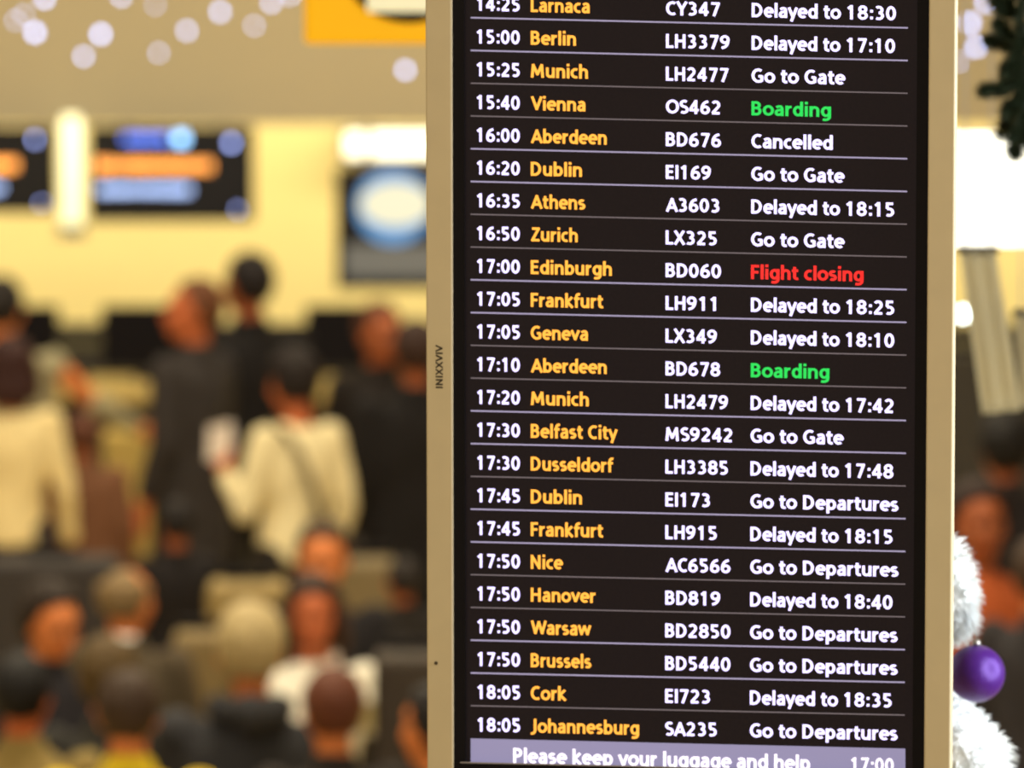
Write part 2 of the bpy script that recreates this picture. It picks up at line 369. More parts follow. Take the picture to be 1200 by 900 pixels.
bar('text_bar', -40, 20, 193, 12, E_or); bar('text_bar', -40, 3, 220, 8, E_lb); bar('icon', 39, 44, 163, 7, E_dot); bar('icon', 47, 51, 238, 4, E_dot)
o, bar, k = monitor('black information screen with orange and blue text right of the glowing tube lamp', 104, 149, 297, 260, 34.9)
def letters(x0, x1, y, th, m, n, seed):
    r = random.Random(seed); x = x0
    st = (x1-x0)/n
    for i in range(n): bar('text_block', x0+i*st, x0+(i+.82)*st, y, th*r.uniform(.8, 1.15), m)
letters(145, 198, 162, 9, E_bl, 7, 1); bar('icon', 206, 219, 162, 12, E_cy)
letters(112, 250, 194, 13, E_or, 14, 2); letters(114, 225, 222, 9, E_lb, 14, 3)
bar('icon', 268, 275, 167, 8, E_dot); bar('icon', 277, 281, 246, 5, E_dot)
o, bar, k = monitor('dark information screen with a round pale blue emblem above a grey panel', 394, 199, 566, 339, 34.9)
def disc(nm, px, py, r, y, m, parent, cx, py1, sq=1):
    bm = bmesh.new(); tube(bm, [(0, y, 0), (0, y+.003, 0)], [r*k, r*k], 32)
    for v in bm.verts: v.co += Vector(((px-cx)*k, 0, (py1-py)*k))
    return obj(nm, bm, m, parent)
disc('blue_emblem', 461, 241, 44, -.018, em('emblem_blue', (.06, .36, .80, 1), .85), o, 480, 339)
bm = bmesh.new(); ell(bm, ((464-480)*k, -.0205, (339-239)*k), (42*k, .003, 27*k), 24)
obj('cream_emblem', bm, em('emblem_cream', (.9, .86, .60, 1), 1.0), o, True)
obj('grey_panel', B((404-480)*k, (556-480)*k, -.018, -.0145, (339-325)*k, (339-286)*k), em('panel_grey', (.10, .10, .085, 1), 1), o)
# glowing vertical tube lamp between the two screens
a = at(84, 262, 34.7); t = at(84, 136, 34.7)
o = empty('tube_lamp', a, 'glowing vertical tube lamp between the two black information screens', 'lamp')
bm = bmesh.new(); tube(bm, [(0, 0, 0), (0, 0, t.z-a.z-.05), (0, 0, t.z-a.z)], [.047, .047, .036], 20); obj('diffuser', bm, mat('tube_glow', (.9, .9, .8, 1), .5, emit=1.5, ecol=(1, .95, .50, 1)), o, True)
bm = bmesh.new(); tube(bm, [(0, 0, -.06), (0, 0, 0)], [.065, .065], 16); obj('base_cap', bm, M_steel, o)
obj('mounting_arm', B(-.02, .02, .03, .50, t.z-a.z-.06, t.z-a.z-.03), M_steel, o)
# glowing panel added for the overexposed wall behind the round emblem screen
o, hw, h = rect_thing('overlit_wall_panel', 'broad white glowing panel added for the overlit wall above the round emblem screen', 'lamp', 406, 156, 640, 184, 37.3, .1)
obj('diffuser', B(-hw, hw, -.05, 0, 0, h, .02), M_glow, o); obj('back_plate', B(-hw-.02, hw+.02, 0, .2, -.02, h+.02), M_steel, o)
# lightbox on the right, hung from the ceiling
o, hw, h = rect_thing('light_box', 'large white glowing light box right of the departures display', 'light box', 1060, 156, 1330, 289, 13.5, .1)
obj('diffuser', B(-hw, hw, -.02, .06, 0, h, .004), mat('lightbox_glow', (.9, .9, .85, 1), .5, emit=2.0, ecol=(1, .97, .80, 1)), o)
obj('back_plate', B(-hw, hw, .06, .08, 0, h), M_steel, o)
for sx in (-.8, .8):
    bm = bmesh.new(); tube(bm, [(sx*hw, .07, h-.01), (sx*hw, .07, 6.3-o.location.z)], [.004, .004], 8); obj('hanging_wire', bm, M_steel, o)
# yellow sign with black disc, hung in front of the bulkhead
Ys = 14.0; k = Ys/FPX
a = at(480, 52, Ys)
o = empty('hanging_sign', a, 'square yellow lit sign with a black ringed symbol, hung in front of the beige bulkhead', 'sign')
hw = 124*k; hh = 238*k
obj('sign_box', B(-hw, hw, 0, .12, 0, hh, .01), mat('yellow_sign', (.75, .36, .0, 1), .5, emit=.42, ecol=(1, .50, .0, 1)), o)
bm = bmesh.new(); tube(bm, [(.0, -.006, 0), (.0, 0, 0)], [86*k, 86*k], 48)
for v in bm.verts: v.co += Vector((0, 0, (52-27+86)*k))
obj('symbol_disc', bm, M_black, o)
bm = bmesh.new(); box(bm, -50*k, 50*k, -.012, -.006, 38*k, 118*k, .004)
obj('symbol_panel', bm, mat('cream_symbol', (.7, .65, .4, 1), .5, emit=.45, ecol=(1, .93, .62, 1)), o)
box_h = B(-18*k, 18*k, -.012, -.006, 122*k, 132*k); obj('symbol_handle', box_h, MATS['cream_symbol'], o)
for e in (-.7, .7):
    bm = bmesh.new(); sx = e; tube(bm, [(sx*hw, .06, hh-.01), (sx*hw, .06, 6.3-a.z)], [.008, .008], 8); obj('hanging_rod', bm, M_steel, o)

# check in desks and conveyor
M_tan = mat('tan_laminate', srgb(205, 182, 115), .5, vary=.05)
def desk(label, px0, px1, Y, front):
    a, b = at(px0, 455, Y), at(px1, 455, Y); c = Vector(((a.x+b.x)/2, Y, 0)); hw = (b.x-a.x)/2
    o = empty('check_in_desk', c, label, 'desk')
    obj('worktop', B(-hw, hw, -.05, .7, 1.04, 1.10, .01), M_tan, o)
    obj('front_panel', B(-hw+.04, hw-.04, 0, .05, .1, 1.04), front, o)
    for s in (-1, 1): obj('side_panel', B(s*(hw-.03)-.02, s*(hw-.03)+.02, .05, .65, 0, 1.04), M_dark, o)
    obj('plinth', B(-hw+.05, hw-.05, .04, .6, 0, .1), M_black, o)
    obj('desk_screen', B(-.2, .2, .38, .42, 1.16, 1.44, .008), M_black, o); obj('screen_stand', B(-.05, .05, .40, .46, 1.10, 1.2), M_dark, o)
    return o
desk('tan topped check-in desk with dark front behind the man in the dark grey suit', 96, 236, 34.2, mat('dark_front', (.07, .058, .035, 1), .6))
desk('tan topped check-in desk behind the woman in the cream shirt', 345, 470, 34.2, mat('tan_front', srgb(150, 128, 85), .6))
desk('tan topped check-in desk at the far left edge', -60, 82, 34.2, MATS['dark_front'])
o = empty('baggage_conveyor', (0, 36.7, 0), 'long dark baggage conveyor along the foot of the yellow wall', 'conveyor')
obj('casing', B(-6, 6, -.4, .5, 0, 1.08, .01), M_dark, o); obj('belt', B(-6, 6, -.3, .4, 1.08, 1.11), M_black, o)
obj('guard_rail', B(-6, 6, .42, .5, 1.08, 1.16), M_dark, o)
# tan block added for the lit desk front, the light put into its colour
a = at(165, 500, 32.8)
o = empty('lit_desk_front', (a.x, 32.8, 0), 'yellow tan upright box standing in front of the left check-in desk', 'box')
obj('front_block', B(-.15, .15, -.15, .15, 0, .98, .01), mat('lit_tan_front', srgb(200, 175, 100), .8), o); obj('front_block_top', B(-.155, .155, -.155, .155, .98, 1.03, .005), MATS['lit_tan_front'], o)

# luggage
def suitcase(label, px, py_top, Y, wd, col, dp=.26, z0=.0):
    a = at(px, py_top, Y); o = empty('suitcase', (a.x, Y, z0), label, 'suitcase'); h = a.z - z0
    m = mat('case_'+label[:12], col, .6, vary=.15, bump=.2)
    obj('shell', B(-wd/2, wd/2, -dp/2, dp/2, .05, h-.04, .03), m, o)
    obj('handle', B(-.09, .09, -.015, .015, h-.035, h, .008), M_black, o)
    obj('zip', B(-wd/2-.004, wd/2+.004, -.006, .006, .08, h-.07), M_dark, o)
    for sx in (-.4, .4):
        bm = bmesh.new(); tube(bm, [(sx*wd-.015, 0, .035), (sx*wd+.015, 0, .035)], [.035, .035], 14); obj('wheel', bm, M_black, o)
    return o

# ------------------------------------------------------------------ people
SKIN = {'tan': srgb(214, 128, 72), 'brown': srgb(160, 88, 52), 'pale': srgb(222, 156, 104), 'red': srgb(192, 104, 62)}
for kx, v in SKIN.items(): mat('skin_'+kx, v, .5, vary=.08, scale=25, bump=.05)
def hand(bm, wr, d, n, side, k=1.0, M=None, curl=.5):
    wr = Vector(wr); d = Vector(d).normalized(); n = Vector(n); n = (n-d*n.dot(d)).normalized(); wv = d.cross(n)*side
    limb(bm, [wr, wr+d*.03], [.026, .028], 10, M)
    for s in (-.024, -.008, .008, .024):
        limb(bm, [wr+d*.02+wv*s*.8, wr+d*.088+wv*s*1.15], [.014, .0125], 8, M)
    for s, L in ((-.030, .068), (-.010, .080), (.011, .074), (.031, .056)):
        p0 = wr+d*.088+wv*s; a = d; pts = [p0]
        for j, fr_ in enumerate((.45, .3, .25)):
            ang = curl*(.35+.45*j); dd = (d*math.cos(ang)+n*math.sin(ang)+wv*s*1.6).normalized()
            pts.append(pts[-1]+dd*L*fr_)
        limb(bm, pts, [.0092, .0086, .008, .0068], 8, M)
    tb = wr+d*.03-wv*.026
    limb(bm, [tb, tb+(d*.7-wv*.8+n*.3).normalized()*.04, tb+(d*.9-wv*.55+n*.4).normalized()*.072], [.0135, .0105, .0085], 8, M)
PEOPLE = {}
def person(label, px, ztop, Y, rot=180, sit=False, top=srgb(40, 40, 45), topkind='jacket', bottom=srgb(25, 25, 30), skin='tan',
           hair='short', hcol=srgb(30, 22, 18), arms=None, head=(0, 0), collar=None, grp=None, lean=0, seatcol=True, px_at=None, wide=1.0, scale=None, glasses=False, hsc=1.06):
    DZ = .42 if sit else 0
    base_h = 1.52+.25*hsc-DZ; kk = scale or ztop/base_h
    x = at(px, 500, Y).x
    rt = empty('person', (x, Y, 0), label, 'person', grp, math.radians(rot)); rt.scale = (kk, kk, kk)
    idx = len(PEOPLE); PEOPLE[idx] = rt
    LM = Matrix.Translation((0, 0, .95-DZ)) @ Matrix.Rotation(math.radians(lean), 4, 'X') @ Matrix.Translation((0, 0, -(.95-DZ)))
    up = lambda x, y, z: tuple(LM @ Vector((x, y, z-DZ)))
    if sit:
        hip = lambda s: (s*.095, .0, .55); knee = lambda s: (s*.12, -.43, .50); ank = lambda s: (s*.12, -.40, .09)
    else:
        hip = lambda s: (s*.095, .0, .92); knee = lambda s: (s*.10, -.015, .50); ank = lambda s: (s*.105, .02, .09)
    arms = arms or {}
    def arm(s):
        sh = up(s*.185*wide, .01, 1.41)
        if s in arms: e, wq = arms[s]; return sh, up(*e), up(*wq)
        if sit: return sh, up(s*.24, -.04, 1.13), up(s*.12, -.26, 1.03)
        return sh, up(s*.235, .03, 1.12), up(s*.25, -.06, .88)
    # --- body
    bm = bmesh.new()
    HM = LM @ Matrix.Translation((0, .02, 1.52-DZ)) @ Matrix.Rotation(math.radians(head[0]), 4, 'Z') @ Matrix.Rotation(math.radians(head[1]), 4, 'X') @ Matrix.Scale(hsc, 4) @ Matrix.Translation((0, -.02, -1.52))
    ell(bm, (0, .012, 1.655), (.076, .096, .095), 20, HM)
    ell(bm, (0, -.022, 1.60), (.060, .070, .085), 18, HM); ell(bm, (0, -.055, 1.555), (.034, .032, .028), 14, HM)
    ell(bm, (0, -.062, 1.672), (.055, .03, .03), 14, HM)
    tube(bm, [(0, -.078, 1.655), (0, -.095, 1.625), (0, -.108, 1.606), (0, -.085, 1.596)], [.009, .012, .015, .012], 10, M=HM)
    for s in (-1, 1):
        ell(bm, (s*.078, .015, 1.62), (.012, .020, .032), 12, HM); ell(bm, (s*.038, -.062, 1.615), (.026, .026, .028), 12, HM)
    ell(bm, (0, -.084, 1.575), (.024, .012, .010), 12, HM)
    tube(bm, [tuple(HM @ Vector((0, .02, 1.60))), up(0, .02, 1.47), up(0, .01, 1.40)], [.054, .056, .08], 14)
    tube(bm, [up(0, 0, .95), up(0, 0, 1.10), up(0, .0, 1.28), up(0, .01, 1.40)], [(.15, .10), (.125, .09), (.155, .105), (.15, .085)], 16)
    ell(bm, up(0, 0, .95), (.155, .11, .10), 14)
    for s in (-1, 1):
        a, b, c = arm(s); limb(bm, [a, b], [.05, .038], 12); limb(bm, [b, c], [.038, .027], 12)
        limb(bm, [hip(s), knee(s)], [.08, .055], 12); limb(bm, [knee(s), ank(s)], [.052, .038], 12)
        fo = Vector(ank(s)); limb(bm, [fo, fo+Vector((0, -.05, -.045)), fo+Vector((0, -.15, -.06))], [.036, .034, .026], 10)
    body = remesh(bm, .0125, 2)
    hb = bmesh.new()
    for s in (-1, 1):
        a, b, c = map(Vector, arm(s)); hand(hb, c, (c-b), (-s*.9, 0, -.2) if not sit else (0, .2, -1), s)
    hm = remesh(hb, .0045, 1)
    jb = bmesh.new(); jb.from_mesh(body); jb.from_mesh(hm); bpy.data.meshes.remove(body); bpy.data.meshes.remove(hm)
    bd = obj('body', jb, MATS['skin_'+skin], rt, True)
    for s in (-1, 1):
        bm = bmesh.new(); ell(bm, (s*.031, -.077, 1.637), (.013, .009, .008), 12, HM); obj('eye', bm, mat('eye_dark', (.04, .03, .025, 1), .2), bd, True)
        bm = bmesh.new(); tube(bm, [(s*.014, -.090, 1.655), (s*.033, -.088, 1.661), (s*.05, -.076, 1.655)], [.003, .004, .002], 6, M=HM); obj('eyebrow', bm, mat('hair_'+str([round(c, 3) for c in hcol]), hcol, .6, vary=.4, scale=90, bump=.6), bd, True)
    bm = bmesh.new(); tube(bm, [(-.022, -.090, 1.575), (0, -.098, 1.574), (.022, -.090, 1.575)], [.003, .006, .003], 8, M=HM); obj('mouth', bm, mat('lips', srgb(150, 62, 48), .5), bd, True)
    if glasses:
        bm = bmesh.new()
        for s in (-1, 1):
            pts = [(s*.033+.022*math.cos(t*math.pi/6), -.098, 1.635+.017*math.sin(t*math.pi/6)) for t in range(13)]
            tube(bm, pts, [.0025]*13, 6, M=HM); tube(bm, [(s*.055, -.096, 1.64), (s*.082, -.0, 1.64)], [.002, .002], 6, M=HM)
        obj('glasses', bm, M_black, rt, True)
    # --- hair
    bm = bmesh.new()
    vs = ell(bm, (0, 0, 0), (1, 1, 1), 48)
    for v in vs:
        u = v.co.copy(); R_ = Vector((.091, .105, .105)); c = Vector((0, .022, 1.665))
        q = Vector((u.x*R_.x, u.y*R_.y, u.z*R_.z))
        hide = 0.0
        front = -u.y
        lim = {'short': -.82, 'bald': -.75, 'long': -.85, 'curly': -.85, 'bob': -.85}[hair]
        if front > 0.0: lim = (-.1 if hair != 'bob' else -.2) + front*(1.0 if hair != 'bob' else .85) if front > .35 else lim + (front/.35)*(.25-lim)
        if u.z < lim: hide = 1
        if hair == 'bald' and u.z > .45: hide = 1
        amp = .010 if hair != 'curly' else .020
        f = 1 + (noise.noise(u*6+Vector((idx, 0, 0)))*amp*8 + noise.noise(u*17)*amp*4)
        if hair == 'curly': f += .10
        if hair == 'bob' or hair == 'long': f += .06
        if u.y > -.1 and u.z < 0 and hair != 'bald': q.z *= 1.0+.14*min(1, (u.y+.1)*1.6)
        q = q*f if not hide else q*.80
        v.co = HM @ (q + c)
    if hair in ('long', 'bob'):
        L = .26 if hair == 'long' else .12
        b2 = bmesh.new(); tube(b2, [(0, .07, 1.70), (0, .075, 1.60), (0, .085, 1.60-L*.5), (0, .09, 1.60-L)], [(.075, .04), (.092, .055), (.10, .05), (.07, .025)], 20, M=HM)
        for s in (-1, 1): tube(b2, [(s*.075, .02, 1.70), (s*.095, .0, 1.61), (s*.098, -.005, 1.60-L*.8)], [(.026, .05), (.030, .05), (.022, .035)], 12, M=HM)
        h2 = remesh(b2, .012, 1, .008, idx); bm.from_mesh(h2); bpy.data.meshes.remove(h2)
    obj('hair', bm, MATS['hair_'+str([round(c, 3) for c in hcol])], rt, True)
    # --- upper clothing
    tm = mat('cloth_'+str([round(c, 3) for c in top]), top, .85, vary=.2, scale=14, bump=.5)
    pm = mat('cloth_'+str([round(c, 3) for c in bottom]), bottom, .85, vary=.2, scale=14, bump=.5)
    bm = bmesh.new(); W_ = wide*(1.0 if topkind == 'shirt' else 1.07)
    lo = .90 if topkind != 'coat' or sit else .62
    tube(bm, [up(0, 0, lo), up(0, 0, .98 if lo < .9 else .96), up(0, 0, 1.10), up(0, -.005, 1.27), up(0, .01, 1.385), up(0, .015, 1.435), up(0, .02, 1.475)],
         [((.20 if lo < .9 else .178)*W_, .15), (.178*W_, .135), (.165*W_, .128), (.192*W_, .142), (.18*W_, .118), (.115*W_, .09), (.074, .074)], 24)
    if topkind != 'shirt': tube(bm, [up(0, .02, 1.45), up(0, .022, 1.52)], [.085, .070], 20)
    r0 = .064 if topkind != 'shirt' else .055
    for s in (-1, 1):
        a, b, c = arm(s); aV = Vector(a); cV = Vector(c); bV = Vector(b)
        limb(bm, [up(s*.10, .01, 1.405), a, b], [.055, r0+.01, r0-.006], 14)
        tube(bm, [b, tuple(bV.lerp(cV, .93))], [r0-.006, r0-.016], 14); ell(bm, b, (r0-.006,)*3, 12)
    me = remesh(bm, .016, 4, .010, idx)
    link({'jacket': 'jacket', 'shirt': 'shirt', 'coat': 'coat', 'hood': 'jacket'}[topkind], me, tm, rt, True)
    if topkind == 'hood':
        bm = bmesh.new(); tube(bm, [up(-.11, .04, 1.50), up(-.09, .10, 1.49), up(0, .13, 1.475), up(.09, .10, 1.49), up(.11, .04, 1.50)], [.035, .055, .070, .055, .035], 12)
        me = remesh(bm, .012, 2, .01, idx); link('hood', me, tm, rt, True)
    if collar:
        bm = bmesh.new()
        n_ = 20; rings = []
        for (rr, z) in ((.072, 1.455), (.066, 1.49), (.062, 1.515), (.074, 1.50), (.084, 1.46)):
            rings.append([bm.verts.new(LM @ Vector((rr*math.cos(2*math.pi*t/n_), .015+rr*math.sin(2*math.pi*t/n_), z-DZ+.015*math.sin(2*math.pi*t/n_)))) for t in range(n_)])
        for a, b in zip(rings, rings[1:]):
            for t in range(n_): bm.faces.new((a[t], a[(t+1) % n_], b[(t+1) % n_], b[t]))
        obj('collar', bm, mat('collar_'+str([round(c, 3) for c in collar]), collar, .8), rt, True)
    if collar and abs(rot) < 40:
        bm = bmesh.new(); tube(bm, [up(0, -.045, 1.50), up(0, -.105, 1.42), up(0, -.150, 1.30), up(0, -.150, 1.14)], [(.05, .02), (.075, .02), (.06, .015), (.025, .01)], 14)
        obj('shirt_front', bm, mat('collar_'+str([round(c, 3) for c in collar]), collar, .8), rt, True)
    # --- trousers and shoes
    bm = bmesh.new(); ell(bm, (0, 0, .55 if sit else .95), (.172, .13, .12), 18)
    for s in (-1, 1):
        limb(bm, [hip(s), knee(s)], [.098, .074], 14); a = Vector(ank(s)); kn = Vector(knee(s))
        tube(bm, [kn, kn.lerp(a, .95)], [.074, .058], 14)
    me = remesh(bm, .018, 3, .008, idx); link('trousers', me, pm, rt, True)
    for s in (-1, 1):
        a = Vector(ank(s)); bm = bmesh.new()
        ell(bm, (a.x, a.y+.0, .055), (.043, .06, .055), 12); ell(bm, (a.x, a.y-.12, .042), (.045, .11, .042), 14)
        for v in bm.verts: v.co.z = max(v.co.z, 0)
        me = remesh(bm, .012, 1); link('shoe', me, M_black, rt, True)
    if sit:
        sx = Vector((x, Y, 0)); seat = empty('lounge_seat', sx, 'dark waiting-area seat under a seated traveller', 'seat', 'waiting seats under the seated travellers', math.radians(rot))
        obj('seat_pad', B(-.24, .24, -.30, .22, .415*kk, .45*kk, .01), M_dark, seat)
        obj('seat_back', B(-.24, .24, .20, .24, .47, .84*kk, .01), M_dark, seat)
        for s in (-1, 1):
            obj('leg', B(s*.2-.015, s*.2+.015, -.24, -.21, 0, .415*kk), M_steel, seat); obj('leg', B(s*.2-.015, s*.2+.015, .20, .23, 0, .5), M_steel, seat)
    return rt
DK = srgb(15, 12, 14)
def YY(y, z): return FPX*(CAM.z-z)/(y+316.0)      # distance at which a head of height z tops out at picture row y
# standing travellers, far to near, left to right
person('tall person in black seen behind the man in the dark grey suit', 291, 1.84, YY(293, 1.84), 205, top=DK, topkind='coat', hcol=srgb(22, 15, 18), skin='brown', head=(20, 0), wide=1.1)
person('man in a pale grey-green shirt at the far left reaching along the desk', 4, 1.76, YY(322, 1.76), 165, top=srgb(158, 152, 122), topkind='shirt', hcol=srgb(28, 22, 20),
       arms={-1: ((-.38, -.10, 1.24), (-.52, -.28, 1.12))}, wide=1.25, bottom=srgb(60, 50, 40))
person('man in a long dark grey suit standing sideways at the centre of the queue', 224, 1.80, YY(324, 1.80), 238, top=srgb(50, 46, 46), topkind='coat', skin='red', hcol=srgb(96, 56, 30), bottom=srgb(26, 22, 24),
       head=(40, -4), arms={-1: ((-.25, -.02, 1.14), (-.18, -.14, .93))}, wide=1.0)
person('brown faced person in dark clothes below the emblem screen', 447, 1.72, YY(352, 1.72), 30, top=srgb(22, 16, 15), skin='brown', hcol=srgb(80, 44, 28))
person('person in a long black coat beside the display frame', 486, 1.74, YY(372, 1.74), 195, top=DK, topkind='coat', hcol=srgb(48, 28, 22), skin='brown', wide=1.1)
P5 = person('dark-haired person in a cream shirt with a shoulder bag, seen from behind', 345, 1.66, YY(408, 1.66), 222, top=srgb(232, 220, 176), topkind='shirt', hcol=srgb(24, 15, 14), hair='curly', skin='red',
       bottom=srgb(34, 29, 26), arms={1: ((.25, -.02, 1.12), (.17, -.24, 1.27)), -1: ((-.24, .05, 1.14), (-.22, -.02, .90))}, wide=.95, head=(-5, 10))
person('long-haired person in a cream shirt at the far left edge, seen from behind', 12, 1.66, YY(392, 1.66), 185, top=srgb(228, 210, 156), topkind='shirt', hcol=srgb(48, 20, 18), hair='bob', bottom=srgb(44, 42, 46), wide=.85)
person('child in a brown coat standing between the cream shirt and the suit', 97, 1.30, YY(482, 1.30), 190, top=srgb(112, 76, 54), topkind='coat', hcol=srgb(90, 52, 36), skin='brown', bottom=srgb(40, 30, 30))
person('dark clothed traveller in the middle distance behind the seated crowd', 205, 1.22, YY(585, 1.22), 200, top=srgb(22, 18, 20), topkind='coat', hcol=srgb(20, 15, 16), skin='brown')
person('small dark clothed figure standing right of the white collared traveller', 470, 1.10, YY(655, 1.10), 215, top=srgb(34, 30, 28), topkind='coat', hcol=srgb(34, 28, 26), skin='brown')
# right of the display
person('black-haired traveller in black right of the display, under the hanging drapes', 1176, 1.64, YY(482, 1.64), 200, top=srgb(34, 30, 34), topkind='coat', hcol=srgb(12, 9, 10), hair='curly', skin='brown', wide=1.1)
person('small traveller in a rust coloured top behind the white tree', 1150, 1.66, YY(566, 1.66), 10, top=srgb(175, 86, 44), topkind='shirt', hcol=srgb(40, 22, 18), hair='curly', skin='brown')
# seated travellers, far to near
def sit(label, px, ytop, z, rot, **k): return person(label, px, z, YY(ytop, z), rot, sit=True, **k)
person('dark grey clad traveller at the right edge beside the purple bauble', 1224, 1.58, YY(628, 1.58), 150, top=srgb(44, 42, 46), hcol=srgb(60, 44, 32), skin='tan')
sit('seated man with an orange lit face and white collar looking to the camera', 378, 609, 1.33, 0, top=srgb(24, 22, 26), skin='tan', hcol=srgb(60, 42, 28), hair='short', collar=srgb(240, 225, 215), head=(0, 6))
sit('seated balding grey-haired man with a white collar, seen from behind', 146, 661, 1.25, 170, top=srgb(80, 70, 54), skin='tan', hcol=srgb(128, 106, 72), hair='bald', collar=srgb(240, 240, 238), head=(-25, 0))
sit('seated dark-haired woman in a white top facing the camera', 366, 674, 1.29, 5, top=srgb(245, 238, 222), topkind='shirt', skin='red', hcol=srgb(56, 36, 26), hair='bob', head=(0, 4), arms={1: ((.28, -.06, 1.18), (.34, -.24, 1.03))}, wide=.95)
sit('seated man with dark hair and an orange face looking down left of the balding man', 54, 683, 1.27, 35, top=srgb(30, 28, 34), skin='tan', hcol=srgb(40, 30, 24), hair='curly', head=(8, 12), glasses=True)
sit('seated man with short grey-blond hair in a charcoal hooded jacket, seen from behind', 294, 706, 1.40, 178, top=srgb(50, 51, 56), topkind='hood', skin='tan', hcol=srgb(178, 160, 116), wide=1.2, hsc=1.15)
sit('seated child with reddish brown hair in front of the woman in white', 388, 783, 1.30, 195, top=srgb(40, 36, 36), skin='tan', hcol=srgb(96, 52, 34))
sit('seated person with olive brown hair behind the yellow collared man', 126, 750, 1.23, 175, top=srgb(50, 50, 48), skin='tan', hcol=srgb(86, 68, 38), hair='curly')
sit('seated man with black hair in an olive green coat at the bottom left corner', 26, 767, 1.28, 160, top=srgb(140, 122, 72), skin='red', hcol=srgb(14, 13, 16), hair='short', wide=1.15)
sit('seated man with dark brown hair and a bright yellow top, seen from behind', 149, 787, 1.34, 180, top=srgb(228, 196, 30), topkind='shirt', skin='tan', hcol=srgb(58, 42, 30), collar=srgb(228, 200, 40), hsc=1.0, wide=1.1)
sit('orange faced seated person with dark hair beside the foot of the display frame', 510, 800, 1.35, 225, top=srgb(30, 28, 28), skin='tan', hcol=srgb(22, 18, 20))

# held things, bags
def sheet(name, label, cat, px, py, Y, wd, h, col, rot, tilt=.2):
    a = at(px, py, Y); bm = bmesh.new(); n_ = 8
    for s in range(2):
        for i in range(n_):
            x0_, x1_ = -wd/2+wd*i/n_, -wd/2+wd*(i+1)/n_
            f = lambda x: .02*math.sin(x/wd*5)+.004*s
            vs = [bm.verts.new((x0_, f(x0_), -h/2)), bm.verts.new((x1_, f(x1_), -h/2)), bm.verts.new((x1_, f(x1_), h/2)), bm.verts.new((x0_, f(x0_), h/2))]
            bm.faces.new(vs)
    bmesh.ops.remove_doubles(bm, verts=bm.verts, dist=.0005)
    o = obj(name, bm, mat('paper_'+label[:10], col, .7), None, True); o.location = a; o.rotation_euler = (tilt, 0, rot); return tag(o, label, cat)
sheet('paper_sheet', 'white folded paper held out by the person in the cream shirt', 'paper', 258, 518, P5.location.y+.05, .10, .14, srgb(250, 238, 236), .3)
sheet('newspaper', 'pale grey-green folded newspaper held beside the seated woman in white', 'newspaper', 446, 835, 24.55, .22, .13, srgb(210, 208, 176), .2, .7)
o = empty('shoulder_bag', P5.location, 'dark shoulder bag with an olive strap worn by the person in the cream shirt', 'bag', None, P5.rotation_euler[2]); o.scale = P5.scale
obj('pouch', B(-.17, .10, .165, .25, .80, 1.02, .03), mat('dark_canvas', (.03, .025, .02, 1), .8), o)
bm = bmesh.new(); pts = [(.12, -.03, 1.475), (.115, .08, 1.45), (.09, .15, 1.36), (.05, .165, 1.24), (.0, .165, 1.12), (-.04, .18, 1.0)]
tube(bm, pts, [(.022, .007)]*6, 8); obj('strap', bm, mat('olive_strap', srgb(120, 108, 80), .8), o, True)
suitcase('tan suitcase standing upright behind the grey-haired man', 290, 668, 27.1, .28, srgb(150, 130, 82))
suitcase('pale tan soft suitcase right of the tan suitcase, below the cream shirt', 238, 725, 26.2, .2, srgb(128, 110, 72))
suitcase('small beige bag standing beside the display frame behind the seated crowd', 430, 640, 28.2, .2, srgb(120, 106, 76))
suitcase('dark trolley case at the right of the seated woman in white', 480, 748, 23.9, .22, srgb(58, 50, 42))
suitcase('dark suitcase below the cream shirt at the left edge', 62, 640, 28.4, .5, srgb(50, 46, 46))

# ------------------------------------------------------------------ white tinsel tree with bauble, right of the display
M_tin = mat('white_tinsel', (.93, .97, 1.0, 1), .45, vary=.04, scale=40)
TY = 9.75
base = at(1085, 900, TY)
tree = empty('tinsel_tree', (base.x, TY, 0), 'white fluffy tinsel Christmas tree peeping out right of the departures display', 'christmas tree')
bm = bmesh.new(); tube(bm, [(0, 0, .02), (0, 0, 3.12)], [.035, .008], 10); obj('trunk', bm, mat('white_stem', (.7, .72, .72, 1), .6), tree, True)
bm = bmesh.new(); tube(bm, [(0, 0, 0), (0, 0, .04)], [.22, .20], 24); obj('base_plate', bm, M_steel, tree)
def tl(px, py, dy=0): p = at(px, py, TY); return Vector((p.x-base.x, dy, p.z))
def bough(pts, rad, n, seed, nl):
    r = random.Random(seed); bm = bmesh.new(); tube(bm, pts, rad, 12)
    for p, q in ((0, pts[0]), (-1, pts[-1])): ell(bm, q, (rad[p],)*3, 12)
    for i in range(n):
        t = r.random()*(len(pts)-1); j = min(int(t), len(pts)-2); f = t-j
        c = Vector(pts[j]).lerp(Vector(pts[j+1]), f); R_ = rad[j]*(1-f)+rad[j+1]*f
        if r.random() < .22: c = Vector(pts[-1]); R_ = rad[-1]
        d = Vector((r.gauss(0, 1), r.gauss(0, 1), r.gauss(0, 1))).normalized()
        L = nl*r.uniform(.5, 1.1); s = d.cross(Vector((r.random(), r.random(), r.random()))).normalized()*.0012
        b0 = c+d*R_*.85; droop = Vector((0, 0, -L*.35)); e = c+d*(R_+L)+droop
        m_ = b0.lerp(e, .55)+Vector((0, 0, L*.1))
        v = [bm.verts.new(b0-s), bm.verts.new(b0+s), bm.verts.new(m_+s*.8), bm.verts.new(m_-s*.8), bm.verts.new(e)]
        bm.faces.new((v[0], v[1], v[2], v[3])); bm.faces.new((v[3], v[2], v[4]))
    return bm
